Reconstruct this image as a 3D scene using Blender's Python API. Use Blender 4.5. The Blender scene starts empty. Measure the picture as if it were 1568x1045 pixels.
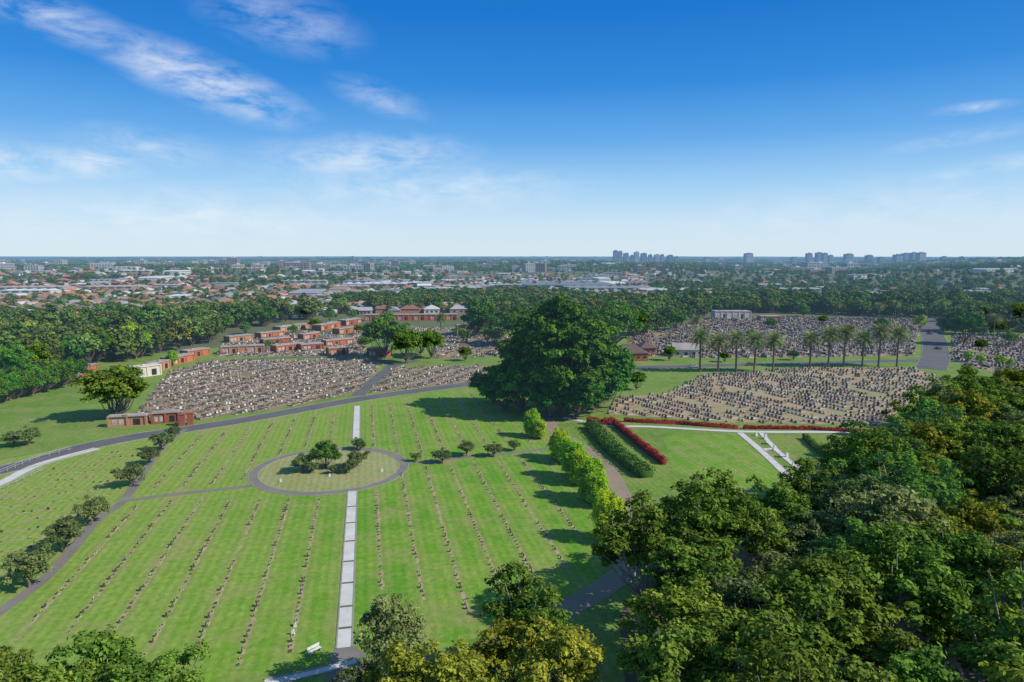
import bpy, math, random
import numpy as np
from mathutils import Vector, Matrix
from mathutils.geometry import tessellate_polygon
random.seed(7); RNG=np.random.default_rng(7)
scene=bpy.context.scene
H=50.0; PITCH=math.radians(7.1); SP,CP=math.sin(PITCH),math.cos(PITCH)
def P(u,v):
    """image pixel, cast through the camera -> plan position in metres on the level ground"""
    dx=(u-784)/1045.; dv=(v-522.5)/1045.
    t=H/(SP+dv*CP)
    return (dx*t,(CP-dv*SP)*t)
def PL(l): return [P(*p) for p in l]
def inpoly(x,y,poly):
    c=False;n=len(poly);j=n-1
    for i in range(n):
        xi,yi=poly[i];xj,yj=poly[j]
        if (yi>y)!=(yj>y) and x<(xj-xi)*(y-yi)/(yj-yi)+xi: c=not c
        j=i
    return c
def sstep(a,b,x):
    t=min(1,max(0,(x-a)/(b-a)));return t*t*(3-2*t)
def terr(x,y):
    d=math.hypot(x,y); a=sstep(640,1500,d)
    if a<=0: return 0.0
    z=6*math.sin(x*.0021+1.3)*math.cos(y*.0019+.4)+4*math.sin(x*.0041+y*.0027)+sstep(1500,4000,d)*7*math.sin(y*.0023-x*.0011+2)
    az=math.atan2(x,y)
    z+=10*sstep(700,2000,d)*(1-sstep(.2,.4,az))
    z+=34*sstep(.40,.75,az)*sstep(1000,2400,d)*(1-sstep(5000,8000,d))
    z+=6*sstep(5000,9000,d)
    return a*z
# ---------------------------------------------------------------- materials
def lk(nt,a,b): nt.links.new(a,b)
def haze_group():  # haze painted into surfaces: blue emission mixed in with distance from the origin
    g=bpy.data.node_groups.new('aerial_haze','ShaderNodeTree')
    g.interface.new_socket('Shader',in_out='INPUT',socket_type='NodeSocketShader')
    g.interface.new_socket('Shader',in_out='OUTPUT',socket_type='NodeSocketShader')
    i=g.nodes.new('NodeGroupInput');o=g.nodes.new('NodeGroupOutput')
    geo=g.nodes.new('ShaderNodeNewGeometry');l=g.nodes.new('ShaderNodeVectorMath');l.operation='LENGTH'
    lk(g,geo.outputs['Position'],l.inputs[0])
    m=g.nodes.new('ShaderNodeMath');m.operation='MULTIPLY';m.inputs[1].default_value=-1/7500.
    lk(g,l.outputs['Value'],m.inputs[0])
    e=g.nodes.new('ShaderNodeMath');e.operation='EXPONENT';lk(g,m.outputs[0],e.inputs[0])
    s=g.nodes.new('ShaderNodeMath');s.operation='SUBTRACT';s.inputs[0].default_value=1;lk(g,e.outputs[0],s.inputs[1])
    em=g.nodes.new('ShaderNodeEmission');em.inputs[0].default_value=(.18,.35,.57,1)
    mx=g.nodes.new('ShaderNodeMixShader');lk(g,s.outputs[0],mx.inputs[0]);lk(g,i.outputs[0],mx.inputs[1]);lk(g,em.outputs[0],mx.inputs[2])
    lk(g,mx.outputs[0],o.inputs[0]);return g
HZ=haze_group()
def newmat(name):
    m=bpy.data.materials.new(name);m.use_nodes=True;nt=m.node_tree;nt.nodes.clear()
    try:m.cycles.emission_sampling='NONE'
    except Exception:pass
    return m,nt
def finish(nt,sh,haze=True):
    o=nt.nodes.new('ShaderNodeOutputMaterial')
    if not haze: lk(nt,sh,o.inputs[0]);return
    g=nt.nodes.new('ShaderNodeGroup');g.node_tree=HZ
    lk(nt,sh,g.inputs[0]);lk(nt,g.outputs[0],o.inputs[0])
def noise(nt,vec,scale,detail=4,rough=.6):
    n=nt.nodes.new('ShaderNodeTexNoise');n.inputs['Scale'].default_value=scale;n.inputs['Detail'].default_value=detail;n.inputs['Roughness'].default_value=rough
    lk(nt,vec,n.inputs['Vector']);return n.outputs['Fac']
def mixc(nt,f,a,b,mode='MIX'):
    n=nt.nodes.new('ShaderNodeMix');n.data_type='RGBA';n.blend_type=mode
    if isinstance(f,(int,float)): n.inputs[0].default_value=f
    else: lk(nt,f,n.inputs[0])
    for k,c in ((6,a),(7,b)):
        if isinstance(c,tuple): n.inputs[k].default_value=(*c[:3],1)
        else: lk(nt,c,n.inputs[k])
    return n.outputs[2]
def ramp(nt,f,stops,const=False):
    r=nt.nodes.new('ShaderNodeValToRGB');cr=r.color_ramp
    if const: cr.interpolation='CONSTANT'
    while len(cr.elements)<len(stops): cr.elements.new(1)
    for e,(p,c) in zip(cr.elements,stops): e.position=p;e.color=(*c,1) if len(c)==3 else c
    lk(nt,f,r.inputs[0]);return r.outputs[0]
def maprange(nt,f,a,b,c=0,d=1):
    n=nt.nodes.new('ShaderNodeMapRange');n.inputs[1].default_value=a;n.inputs[2].default_value=b;n.inputs[3].default_value=c;n.inputs[4].default_value=d
    lk(nt,f,n.inputs[0]);return n.outputs[0]
def princ(nt,col,rough=.9,bump=None,bstr=.3,metal=0,spec=.2):
    p=nt.nodes.new('ShaderNodeBsdfPrincipled');p.inputs['Roughness'].default_value=rough
    p.inputs['Metallic'].default_value=metal;p.inputs['Specular IOR Level'].default_value=spec
    if isinstance(col,tuple): p.inputs['Base Color'].default_value=(*col,1)
    else: lk(nt,col,p.inputs['Base Color'])
    if bump is not None:
        b=nt.nodes.new('ShaderNodeBump');b.inputs['Strength'].default_value=bstr;b.inputs['Distance'].default_value=.1
        lk(nt,bump,b.inputs['Height']);lk(nt,b.outputs[0],p.inputs['Normal'])
    return p.outputs[0]
def posn(nt):
    return nt.nodes.new('ShaderNodeNewGeometry').outputs['Position']
def mulv(nt,f,k):
    n=nt.nodes.new('ShaderNodeMath');n.operation='MULTIPLY';n.inputs[1].default_value=k;lk(nt,f,n.inputs[0]);return n.outputs[0]
def surf(name,c1,c2,s1=.15,s2=2.5,c3=None,rough=.92,contrast=(.35,.65),spec=.15):
    m,nt=newmat(name);p=posn(nt)
    a=maprange(nt,noise(nt,p,s1,3),contrast[0],contrast[1]);b=maprange(nt,noise(nt,p,s2,4,.7),.3,.7)
    c=mixc(nt,a,c1,c2)
    c=mixc(nt,mulv(nt,b,.5),c,c3 or tuple(x*.6 for x in c1))
    finish(nt,princ(nt,c,rough,spec=spec));return m
def objrand(nt): return nt.nodes.new('ShaderNodeObjectInfo').outputs['Random']
def randmat(name,cols,rough=.6,spec=.3,var=.35):
    """stone / paint whose colour varies from one piece to the next"""
    m,nt=newmat(name);r=objrand(nt)
    st=[(i/len(cols),c) for i,c in enumerate(cols)]
    c=ramp(nt,r,st,True);n=noise(nt,posn(nt),1.7,3,.7)
    c=mixc(nt,mulv(nt,maprange(nt,n,.35,.7),var),c,(.10,.085,.06))
    finish(nt,princ(nt,c,rough,spec=spec));return m
def leafmat(name,dark,light,tr=.2,hv=.25,hue=.02,haze=True):
    m,nt=newmat(name)
    at=nt.nodes.new('ShaderNodeAttribute');at.attribute_name='tint'
    c=mixc(nt,at.outputs['Fac'],dark,light)
    h=nt.nodes.new('ShaderNodeHueSaturation');r=objrand(nt)
    lk(nt,maprange(nt,r,0,1,1-hv,1+hv),h.inputs['Value'])
    w=nt.nodes.new('ShaderNodeMath');w.operation='FRACT';lk(nt,mulv(nt,r,7.31),w.inputs[0])
    lk(nt,maprange(nt,w.outputs[0],0,1,.5-hue*1.2,.5+hue),h.inputs['Hue']);lk(nt,c,h.inputs['Color'])
    d=nt.nodes.new('ShaderNodeBsdfDiffuse');lk(nt,h.outputs[0],d.inputs[0])
    if tr<=0: finish(nt,d.outputs[0],haze);return m
    t=nt.nodes.new('ShaderNodeBsdfTranslucent');lk(nt,h.outputs[0],t.inputs[0])
    mx=nt.nodes.new('ShaderNodeMixShader');mx.inputs[0].default_value=tr
    lk(nt,d.outputs[0],mx.inputs[1]);lk(nt,t.outputs[0],mx.inputs[2]);finish(nt,mx.outputs[0],haze);return m
# lawn: parallel burial rows run along ROWDIR
RA=math.radians(12.1); AD=Vector((-math.sin(RA),math.cos(RA))); BD=Vector((math.cos(RA),math.sin(RA)))
T_PATH=Vector(P(541,752)).dot(BD); ROW=5.9; T0=T_PATH+4.9
def lawnmat(name,g1,g2,g3,rows=True):
    m,nt=newmat(name);p=posn(nt)
    a=maprange(nt,noise(nt,p,.035,4,.65),.42,.6); b=maprange(nt,noise(nt,p,.9,5,.8),.3,.72); d=maprange(nt,noise(nt,p,.13,5,.75),.42,.66)
    sp=nt.nodes.new('ShaderNodeSeparateXYZ');lk(nt,p,sp.inputs[0])
    c=mixc(nt,a,g1,g2)
    # the western half is drier and yellower than the watered eastern half
    if rows: c=mixc(nt,maprange(nt,sp.outputs[0],-25,-80,0,.65),c,g3)
    c=mixc(nt,mulv(nt,d,.7),c,g3)
    dv=nt.nodes.new('ShaderNodeVectorMath');dv.operation='DOT_PRODUCT';dv.inputs[1].default_value=(BD.x,BD.y,0);lk(nt,p,dv.inputs[0])
    if rows:
        s=nt.nodes.new('ShaderNodeMath');s.operation='SUBTRACT';s.inputs[1].default_value=T0-ROW/2;lk(nt,dv.outputs['Value'],s.inputs[0])
        q=nt.nodes.new('ShaderNodeMath');q.operation='PINGPONG';q.inputs[1].default_value=ROW/2;lk(nt,s.outputs[0],q.inputs[0])
        wv=mulv(nt,maprange(nt,q.outputs[0],ROW/2-2.4,ROW/2-.2),.8)
        mm=nt.nodes.new('ShaderNodeMath');mm.operation='MULTIPLY';lk(nt,wv,mm.inputs[0]);lk(nt,maprange(nt,noise(nt,p,.12,3),.32,.6,.15,1),mm.inputs[1])
        c=mixc(nt,mm.outputs[0],c,(.38,.37,.13))
    mw=nt.nodes.new('ShaderNodeMath');mw.operation='MULTIPLY';mw.inputs[1].default_value=2*math.pi/1.48;lk(nt,dv.outputs['Value'],mw.inputs[0])
    sn=nt.nodes.new('ShaderNodeMath');sn.operation='SINE';lk(nt,mw.outputs[0],sn.inputs[0])
    c=mixc(nt,maprange(nt,sn.outputs[0],-1,1,0,.22),c,(.07,.18,.012))
    c=mixc(nt,mulv(nt,b,.7),c,tuple(x*.42 for x in g1))
    e=maprange(nt,noise(nt,p,.075,5,.75),.54,.68)
    c=mixc(nt,mulv(nt,e,.55),c,(.33,.26,.12))
    finish(nt,princ(nt,c,.95,b,.5,spec=.05));return m
M={}
M['lawn']=lawnmat('mown_lawn',(.135,.33,.025),(.21,.385,.035),(.37,.43,.10))
M['lawn2']=lawnmat('rough_lawn',(.15,.28,.04),(.24,.34,.06),(.36,.35,.14),False)
M['ringlawn']=lawnmat('garden_lawn',(.34,.36,.12),(.40,.41,.18),(.48,.43,.25),False)
M['ground']=surf('ground_soil_grass',(.07,.11,.03),(.13,.15,.06),.012,.09,(.20,.17,.11))
M['under']=surf('forest_floor',(.09,.09,.045),(.14,.11,.065),.2,2)
M['grave_ground']=surf('grave_ground',(.34,.24,.15),(.21,.20,.09),.06,.7,(.16,.12,.08))
M['grave_ground2']=surf('pale_grave_ground',(.44,.32,.20),(.30,.28,.12),.05,.6,(.22,.17,.11))
M['asphalt']=surf('asphalt',(.125,.117,.12),(.165,.155,.15),.1,4,(.08,.08,.08))
M['pathgrey']=surf('paved_path',(.20,.18,.155),(.26,.235,.2),.2,4)
M['concrete']=surf('pale_concrete',(.66,.63,.59),(.54,.52,.48),.4,3,(.42,.40,.36))
M['kerb']=surf('kerb_concrete',(.34,.32,.28),(.26,.25,.22),.3,3)
M['moss']=surf('dark_band',(.10,.12,.07),(.16,.16,.12),.3,3)
M['track']=surf('dirt_track',(.34,.25,.19),(.26,.20,.15),.12,1.5,(.2,.18,.1))
M['dirt']=surf('bare_soil',(.46,.37,.21),(.30,.27,.12),.5,3,(.2,.15,.08))
M['brick']=surf('red_brick',(.38,.12,.06),(.28,.09,.05),.3,5)
M['terra']=surf('terracotta_render',(.52,.17,.075),(.40,.13,.06),.15,4)
M['tan']=surf('sandstone_render',(.50,.26,.14),(.42,.21,.12),.15,4)
M['cream']=surf('cream_render',(.68,.60,.50),(.60,.54,.45),.15,4)
M['roofg']=surf('grey_roof',(.46,.40,.36),(.30,.27,.25),.1,2)
M['roofd']=surf('dark_tile_roof',(.13,.09,.075),(.18,.12,.10),.3,6)
M['dark']=surf('dark_opening',(.03,.028,.03),(.05,.045,.045),.4,4,rough=.5)
M['marble']=surf('marble_panel',(.6,.55,.5),(.35,.3,.28),.6,6,rough=.4)
M['white']=surf('white_paint',(.74,.73,.70),(.62,.61,.58),.4,5,(.5,.5,.48),rough=.5)
M['metal']=surf('galvanised_metal',(.45,.46,.47),(.4,.4,.4),.5,5,rough=.4)
M['rubber']=surf('tyre_rubber',(.02,.02,.02),(.03,.03,.03),1,5)
M['glass']=surf('dark_glass',(.03,.04,.05),(.04,.05,.06),1,5,rough=.08,spec=.6)
M['carpaint']=randmat('car_paint',[(.75,.75,.75),(.08,.1,.14),(.4,.42,.44),(.35,.03,.03)],.25,.5,.02)
M['bark']=surf('gum_bark',(.46,.40,.32),(.28,.22,.17),.7,4)
M['barkd']=surf('dark_bark',(.16,.12,.08),(.2,.15,.11),.7,4)
M['stone']=randmat('granite',[(.36,.31,.27),(.09,.08,.08),(.44,.38,.31),(.38,.24,.17),(.25,.22,.20),(.62,.56,.49),(.15,.13,.12),(.42,.30,.21),(.26,.19,.15),(.33,.30,.28)],.6,.25)
M['stone2']=randmat('headstone_granite',[(.05,.045,.045),(.36,.32,.29),(.10,.09,.09),(.68,.63,.58),(.06,.055,.055),(.27,.19,.14),(.05,.045,.045),(.19,.16,.15)],.5,.3)
M['slab']=randmat('grave_slab_concrete',[(.41,.31,.23),(.30,.25,.21),(.47,.35,.25),(.22,.19,.16),(.35,.25,.19),(.56,.48,.39),(.32,.20,.15)],.8,.2)
M['plinth']=randmat('plinth_stone',[(.50,.42,.30),(.30,.25,.17),(.12,.10,.08),(.44,.38,.28),(.16,.14,.10)],.8,.2)
M['bronze']=surf('bronze_plate',(.07,.055,.035),(.1,.08,.05),1,5,rough=.7)
M['flower']=randmat('flowers',[(.5,.10,.06),(.65,.45,.08),(.65,.6,.5),(.5,.25,.06),(.12,.16,.05),(.1,.15,.04)],.8,.1,.1)
M['housewall']=randmat('house_wall',[(.44,.22,.14),(.56,.49,.41),(.66,.63,.58),(.38,.26,.19)],.9,.1)
M['houseroof']=randmat('house_roof',[(.44,.17,.10),(.28,.13,.09),(.25,.24,.24),(.36,.24,.17),(.34,.16,.10),(.17,.17,.18),(.54,.53,.51),(.44,.20,.12),(.22,.17,.14),(.38,.38,.39)],.85,.1,.2)
M['shedroof']=randmat('shed_roof',[(.62,.62,.61),(.38,.38,.38),(.7,.69,.66),(.42,.34,.29),(.5,.52,.55),(.3,.31,.34),(.36,.22,.17)],.6,.1,.2)
M['shedwall']=randmat('shed_wall',[(.62,.58,.52),(.46,.40,.36),(.44,.29,.23),(.66,.63,.59)],.8,.1)
M['tower']=randmat('tower_cladding',[(.36,.40,.44),(.24,.29,.36),(.55,.55,.54),(.16,.21,.28)],.6,.2)
M['towerg']=surf('tower_glazing',(.06,.09,.14),(.09,.13,.18),.05,.2,rough=.3)
LG=dict(
 gum=leafmat('gum_leaves',(.070,.130,.020),(.205,.31,.045),haze=False),
 gumy=leafmat('olive_gum_leaves',(.12,.155,.02),(.32,.36,.045),haze=False),
 grey=leafmat('greygreen_gum_leaves',(.10,.14,.045),(.24,.30,.10),haze=False),
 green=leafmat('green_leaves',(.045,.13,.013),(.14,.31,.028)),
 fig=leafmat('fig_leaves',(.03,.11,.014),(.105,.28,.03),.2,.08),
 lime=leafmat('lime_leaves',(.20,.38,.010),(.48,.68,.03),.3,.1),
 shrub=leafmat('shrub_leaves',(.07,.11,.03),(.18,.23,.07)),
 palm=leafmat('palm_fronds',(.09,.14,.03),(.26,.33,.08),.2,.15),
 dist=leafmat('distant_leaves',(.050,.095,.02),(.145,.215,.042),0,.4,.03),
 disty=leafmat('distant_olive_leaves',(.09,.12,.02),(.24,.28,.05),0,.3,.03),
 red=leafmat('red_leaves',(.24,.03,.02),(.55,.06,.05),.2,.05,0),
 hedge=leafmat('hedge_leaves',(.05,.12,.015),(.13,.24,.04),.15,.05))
# ---------------------------------------------------------------- mesh tools
def add(ob,parent=None):
    scene.collection.objects.link(ob)
    if parent: ob.parent=parent
    return ob
def quads_mesh(name,V,Q,mi,tint,mats):
    me=bpy.data.meshes.new(name);nv=len(V);nq=len(Q)
    me.vertices.add(nv);me.vertices.foreach_set('co',np.asarray(V,dtype=np.float32).ravel())
    me.loops.add(nq*4);me.loops.foreach_set('vertex_index',np.asarray(Q,dtype=np.int32).ravel())
    me.polygons.add(nq);me.polygons.foreach_set('loop_start',np.arange(0,nq*4,4,dtype=np.int32))
    me.polygons.foreach_set('material_index',np.asarray(mi,dtype=np.int32))
    me.update(calc_edges=True)
    a=me.attributes.new('tint','FLOAT','FACE');a.data.foreach_set('value',np.asarray(tint,dtype=np.float32))
    for m in mats: me.materials.append(m)
    return me
class QB:
    def __init__(s): s.V=[];s.Q=[];s.m=[];s.t=[];s.n=0
    def put(s,V,Q,m,t):
        s.V.append(np.asarray(V,float));s.Q.append(np.asarray(Q)+s.n);s.n+=len(V)
        s.m.append(np.full(len(Q),m));s.t.append(np.asarray(t,float) if np.ndim(t) else np.full(len(Q),t))
    def tube(s,pts,rad,m=0,k=7):
        pts=np.asarray(pts,float);n=len(pts);V=[]
        for i in range(n):
            d=pts[min(i+1,n-1)]-pts[max(i-1,0)];d/=np.linalg.norm(d)+1e-9
            a=np.cross(d,(0.3,1,.1) if abs(d[2])>.5 else (0,0,1.));a/=np.linalg.norm(a);b=np.cross(d,a)
            for j in range(k):
                w=2*math.pi*j/k;V.append(pts[i]+rad[i]*(a*math.cos(w)+b*math.sin(w)))
        Q=[(i*k+j,i*k+(j+1)%k,(i+1)*k+(j+1)%k,(i+1)*k+j) for i in range(n-1) for j in range(k)]
        s.put(V,Q,m,.5)
    def leaves(s,C,N,size,m,t,rng,asp=.6):
        n=len(C);N=N/(np.linalg.norm(N,axis=1,keepdims=True)+1e-9)
        R=rng.normal(size=(n,3));T=np.cross(N,R);T/=np.linalg.norm(T,axis=1,keepdims=True)+1e-9
        B=np.cross(N,T);sz=(size*(.6+.8*rng.random(n)))[:,None]
        V=np.stack([C+T*sz,C+B*sz*asp,C-T*sz,C-B*sz*asp],1).reshape(-1,3)
        s.put(V,np.arange(4*n).reshape(-1,4),m,t)
    def mesh(s,name,mats):
        return quads_mesh(name,np.concatenate(s.V),np.concatenate(s.Q),np.concatenate(s.m),np.concatenate(s.t),mats)
def tree_mesh(name,seed,h,r,cb=.35,ncl=45,npl=190,ls=.35,mats=None,cr=(.2,.32),zs=.8,trunk=.03,shape='round',nl=14):
    """tapered trunk + limbs + crown of many leaf clumps with gaps"""
    rng=np.random.default_rng(seed);q=QB()
    zc=h*(cb+(1-cb)*.5);rz=h*(1-cb)*.5
    lean=rng.normal(size=2)*r*.08
    tp=[(0,0,-.3),(lean[0]*.3,lean[1]*.3,h*cb*.6),(lean[0],lean[1],h*cb*1.15+.3),(lean[0]*1.3,lean[1]*1.3,zc+rz*.35)]
    q.tube(tp,[h*trunk*1.25,h*trunk*.85,h*trunk*.65,h*trunk*.18],0,8)
    ph=rng.random(4)*6.28
    C=[]
    tries=0
    while len(C)<ncl and tries<6000:
        tries+=1
        d=rng.normal(size=3);d/=np.linalg.norm(d)
        if d[2]<-.55: continue
        az=math.atan2(d[1],d[0])
        lob=1+.2*math.sin(2*az+ph[0])+.16*math.sin(3*az+ph[1])+.08*math.sin(5*az+ph[2])
        f=rng.random()**.38*.88
        x,y,z=d*f
        if shape=='egg':
            lob=1+.1*math.sin(3*az+ph[1]);z=rng.uniform(-.82,.86);rr=rng.random()**.35*.8*(math.sqrt(max(0,1-z*z)) if z>0 else 1-.3*z*z);x=rr*math.cos(az);y=rr*math.sin(az)
        if shape=='dome': z=abs(z)**.9*(1 if z>0 else -.45)
        c=np.array([x*r*lob,y*r*lob,zc+z*rz*(1+(.16*math.sin(az*2+ph[3]) if shape!='egg' else 0))])
        c[:2]+=lean
        c_r=r*(cr[0]+(cr[1]-cr[0])*rng.random())
        if C and min(np.linalg.norm((c-cc)/(1,1,.8)) for cc,_,_ in C)<c_r*.55: continue
        C.append((c,c_r,rng.random()))
    for k,(c,c_r,_) in enumerate(C):
        if k%max(1,ncl//nl)==0:
            s0=np.array(tp[1])*(.35)+np.array(tp[2])*(.65) if rng.random()<.5 else np.array(tp[2])
            mid=(s0+c)/2+np.array([0,0,-.06*h])+rng.normal(size=3)*.03*h
            q.tube([s0,mid,c,c+(c-mid)*.25],[h*trunk*.42,h*trunk*.27,h*trunk*.12,.02],0,5)
    for c,c_r,tt in C:
        n=int(npl*(.7+.6*rng.random())*(c_r/(r*sum(cr)/2))**1.5)
        d=rng.normal(size=(n,3));d/=np.linalg.norm(d,axis=1,keepdims=True);d[:,2]=np.where(d[:,2]<-.3,-d[:,2],d[:,2])
        wob=1+.22*np.sin(d[:,0:1]*5+ph[0]*3+tt*9)+.18*np.sin(d[:,1:2]*6+tt*20)
        f=(.6+.5*rng.random((n,1)))*wob
        pos=c+d*c_r*f*np.array([1,1,zs]);Nn=d*.75+rng.normal(size=(n,3))*.45+np.array([0,0,.5])
        t=np.clip(.5+(tt-.5)*.8+rng.normal(size=n)*.25,0,1)
        q.leaves(pos,Nn,ls,1,t,rng)
    return q.mesh(name,mats)
def palm_mesh(name,seed,h,mats):
    rng=np.random.default_rng(seed);q=QB()
    q.tube([(0,0,-.2),(.05,0,1.2),(.1,.05,h*.4),(.12,.1,h-1.2),(.12,.1,h-.2)],[.5,.36,.32,.34,.6],0,9)
    top=np.array([.12,.1,h-.3])
    for i in range(70):
        az=i*2.399+rng.normal()*.1;el=math.radians(80-112*(i/70)**.95)
        L=5.2+rng.random()*.9;n=11;pt=top.copy();pts=[pt.copy()];e=el
        for k in range(n):
            st=L/n;pt=pt+np.array([math.cos(az)*math.cos(e),math.sin(az)*math.cos(e),math.sin(e)])*st
            e-=.07+.006*k;pts.append(pt.copy())
        pts=np.array(pts);side=np.array([-math.sin(az),math.cos(az),0])
        tt=.25+.75*rng.random() if i<54 else .1
        V=[];Q=[];b=0
        for k in range(1,n+1):
            w=.75*math.sin(math.pi*min(.97,(k/n)*.85+.12))+.1
            fw=(pts[k]-pts[k-1]);
            for sg in (-1,1):
                for sub in (0,.5):
                    p0=pts[k-1]+fw*sub;tip=p0+side*sg*w+fw*.8+np.array([0,0,-.22*w])
                    V+= [p0,p0+fw*.36,tip+fw*.08,tip];Q.append((b,b+1,b+2,b+3));b+=4
        q.put(V,Q,1,tt)
    return q.mesh(name,mats)
class MB:
    def __init__(s): s.v=[];s.f=[];s.m=[]
    def box(s,cx,cy,z0,sx,sy,sz,m=0,rz=0,tap=1.):
        b=len(s.v);c,sn=math.cos(rz),math.sin(rz)
        for k,z in enumerate((z0,z0+sz)):
            t=1 if k==0 else tap
            for ax,ay in((-1,-1),(1,-1),(1,1),(-1,1)):
                x=ax*sx/2*t;y=ay*sy/2*t;s.v.append((cx+x*c-y*sn,cy+x*sn+y*c,z))
        for f in((0,3,2,1),(4,5,6,7),(0,1,5,4),(1,2,6,5),(2,3,7,6),(3,0,4,7)):
            s.f.append(tuple(b+i for i in f));s.m.append(m)
    def poly(s,pts,m=0):
        b=len(s.v);s.v+=list(pts);s.f.append(tuple(range(b,b+len(pts))));s.m.append(m)
    def prism(s,prof,y0,y1,m=0):
        n=len(prof);b=len(s.v)
        s.v+=[(x,y0,z) for x,z in prof]+[(x,y1,z) for x,z in prof]
        s.f.append(tuple(range(b,b+n)));s.m.append(m);s.f.append(tuple(range(b+2*n-1,b+n-1,-1)));s.m.append(m)
        for i in range(n): s.f.append((b+(i+1)%n,b+i,b+n+i,b+n+(i+1)%n));s.m.append(m)
    def hip(s,sx,sy,z0,hh,m=0,cx=0,cy=0,o=.6,gable=False):
        X=sx/2+o;Y=sy/2+o
        if sx>=sy: r=X if gable else X-Y; a=(cx-r,cy,z0+hh);c=(cx+r,cy,z0+hh);b=len(s.v)
        else: r=Y if gable else Y-X; a=(cx,cy-r,z0+hh);c=(cx,cy+r,z0+hh);b=len(s.v)
        s.v+=[(cx-X,cy-Y,z0),(cx+X,cy-Y,z0),(cx+X,cy+Y,z0),(cx-X,cy+Y,z0),a,c]
        F=[(0,1,5,4),(2,3,4,5),(1,2,5),(3,0,4),(0,3,2,1)] if sx>=sy else [(1,2,5,4),(3,0,4,5),(0,1,4),(2,3,5),(0,3,2,1)]
        for f in F: s.f.append(tuple(b+i for i in f));s.m.append(m)
    def cyl(s,cx,cy,z0,r,hh,m=0,k=8,axis='z',r2=None):
        b=len(s.v);r2=r if r2 is None else r2
        for e,rr in((0,r),(1,r2)):
            for j in range(k):
                w=6.28318*j/k;a=rr*math.cos(w);c=rr*math.sin(w)
                s.v.append((cx+a,cy+c,z0+e*hh) if axis=='z' else (cx+a,cy+(e-.5)*hh,z0+c))
        s.f.append(tuple(range(b+k-1,b-1,-1)));s.m.append(m);s.f.append(tuple(range(b+k,b+2*k)));s.m.append(m)
        for j in range(k): s.f.append((b+j,b+(j+1)%k,b+k+(j+1)%k,b+k+j));s.m.append(m)
    def mesh(s,name,mats):
        me=bpy.data.meshes.new(name);me.from_pydata(s.v,[],s.f)
        for m in mats: me.materials.append(m)
        me.polygons.foreach_set('material_index',s.m);me.update();return me
def parts(name,d,loc,rz=0,scale=1):
    e=bpy.data.objects.new(name,None);add(e);e.location=loc;e.rotation_euler[2]=rz;e.scale=(scale,)*3
    for pn,(mb,mats) in d.items():
        add(bpy.data.objects.new(pn,mb.mesh(pn,mats)),e)
    return e
def place(name,me,x,y,rz=0,s=1.,z=0.,sz=None):
    o=bpy.data.objects.new(name,me);o.location=(x,y,z);o.rotation_euler[2]=rz;o.scale=(s,s,sz or s);return add(o)
def sheet(name,poly,z,mat):
    vs=[Vector((x,y,z)) for x,y in poly];tr=tessellate_polygon([vs])
    me=bpy.data.meshes.new(name);me.from_pydata([tuple(v) for v in vs],[],[tuple(t) for t in tr])
    me.update()
    if sum(p.normal.z for p in me.polygons)<0: me.flip_normals()
    me.materials.append(mat);return add(bpy.data.objects.new(name,me))
def smooth(pts,k=8,closed=False):
    out=[];n=len(pts)
    for i in range(n if closed else n-1):
        g=(lambda j:pts[j%n]) if closed else (lambda j:pts[min(max(j,0),n-1)])
        p0,p1,p2,p3=g(i-1),g(i),g(i+1),g(i+2)
        for s in range(k):
            t=s/k
            out.append(tuple(.5*(2*p1[a]+(p2[a]-p0[a])*t+(2*p0[a]-5*p1[a]+4*p2[a]-p3[a])*t*t+(3*p1[a]-p0[a]-3*p2[a]+p3[a])*t**3) for a in(0,1)))
    if not closed: out.append(tuple(pts[-1]))
    return out
def offsets(pts,closed):
    n=len(pts);N=[]
    for i in range(n):
        a=pts[(i-1)%n] if closed or i>0 else pts[0];b=pts[(i+1)%n] if closed or i<n-1 else pts[-1]
        d=Vector((b[0]-a[0],b[1]-a[1])).normalized();N.append((-d.y,d.x))
    return N
def ribbon(name,pts,w,z,mat,kerb=None,closed=False,kh=.12):
    N=offsets(pts,closed);n=len(pts);mb=MB()
    def strip(o1,z1,o2,z2,m):
        for i in range(n if closed else n-1):
            j=(i+1)%n
            A=(pts[i][0]+N[i][0]*o1,pts[i][1]+N[i][1]*o1,z1);B=(pts[j][0]+N[j][0]*o1,pts[j][1]+N[j][1]*o1,z1)
            C=(pts[j][0]+N[j][0]*o2,pts[j][1]+N[j][1]*o2,z2);D=(pts[i][0]+N[i][0]*o2,pts[i][1]+N[i][1]*o2,z2)
            mb.poly([D,C,B,A],m)
    strip(w/2,z,-w/2,z,0)
    if kerb:
        for sg in(1,-1):
            a,b=sg*w/2,sg*(w/2+.22)
            strip(max(a,b),kh,min(a,b),kh,1);strip(a,kh,a,z-.01,1);strip(b,kh,b,-.02,1)
    o=bpy.data.objects.new(name,mb.mesh(name,[mat]+([kerb] if kerb else [])));return add(o)
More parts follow.
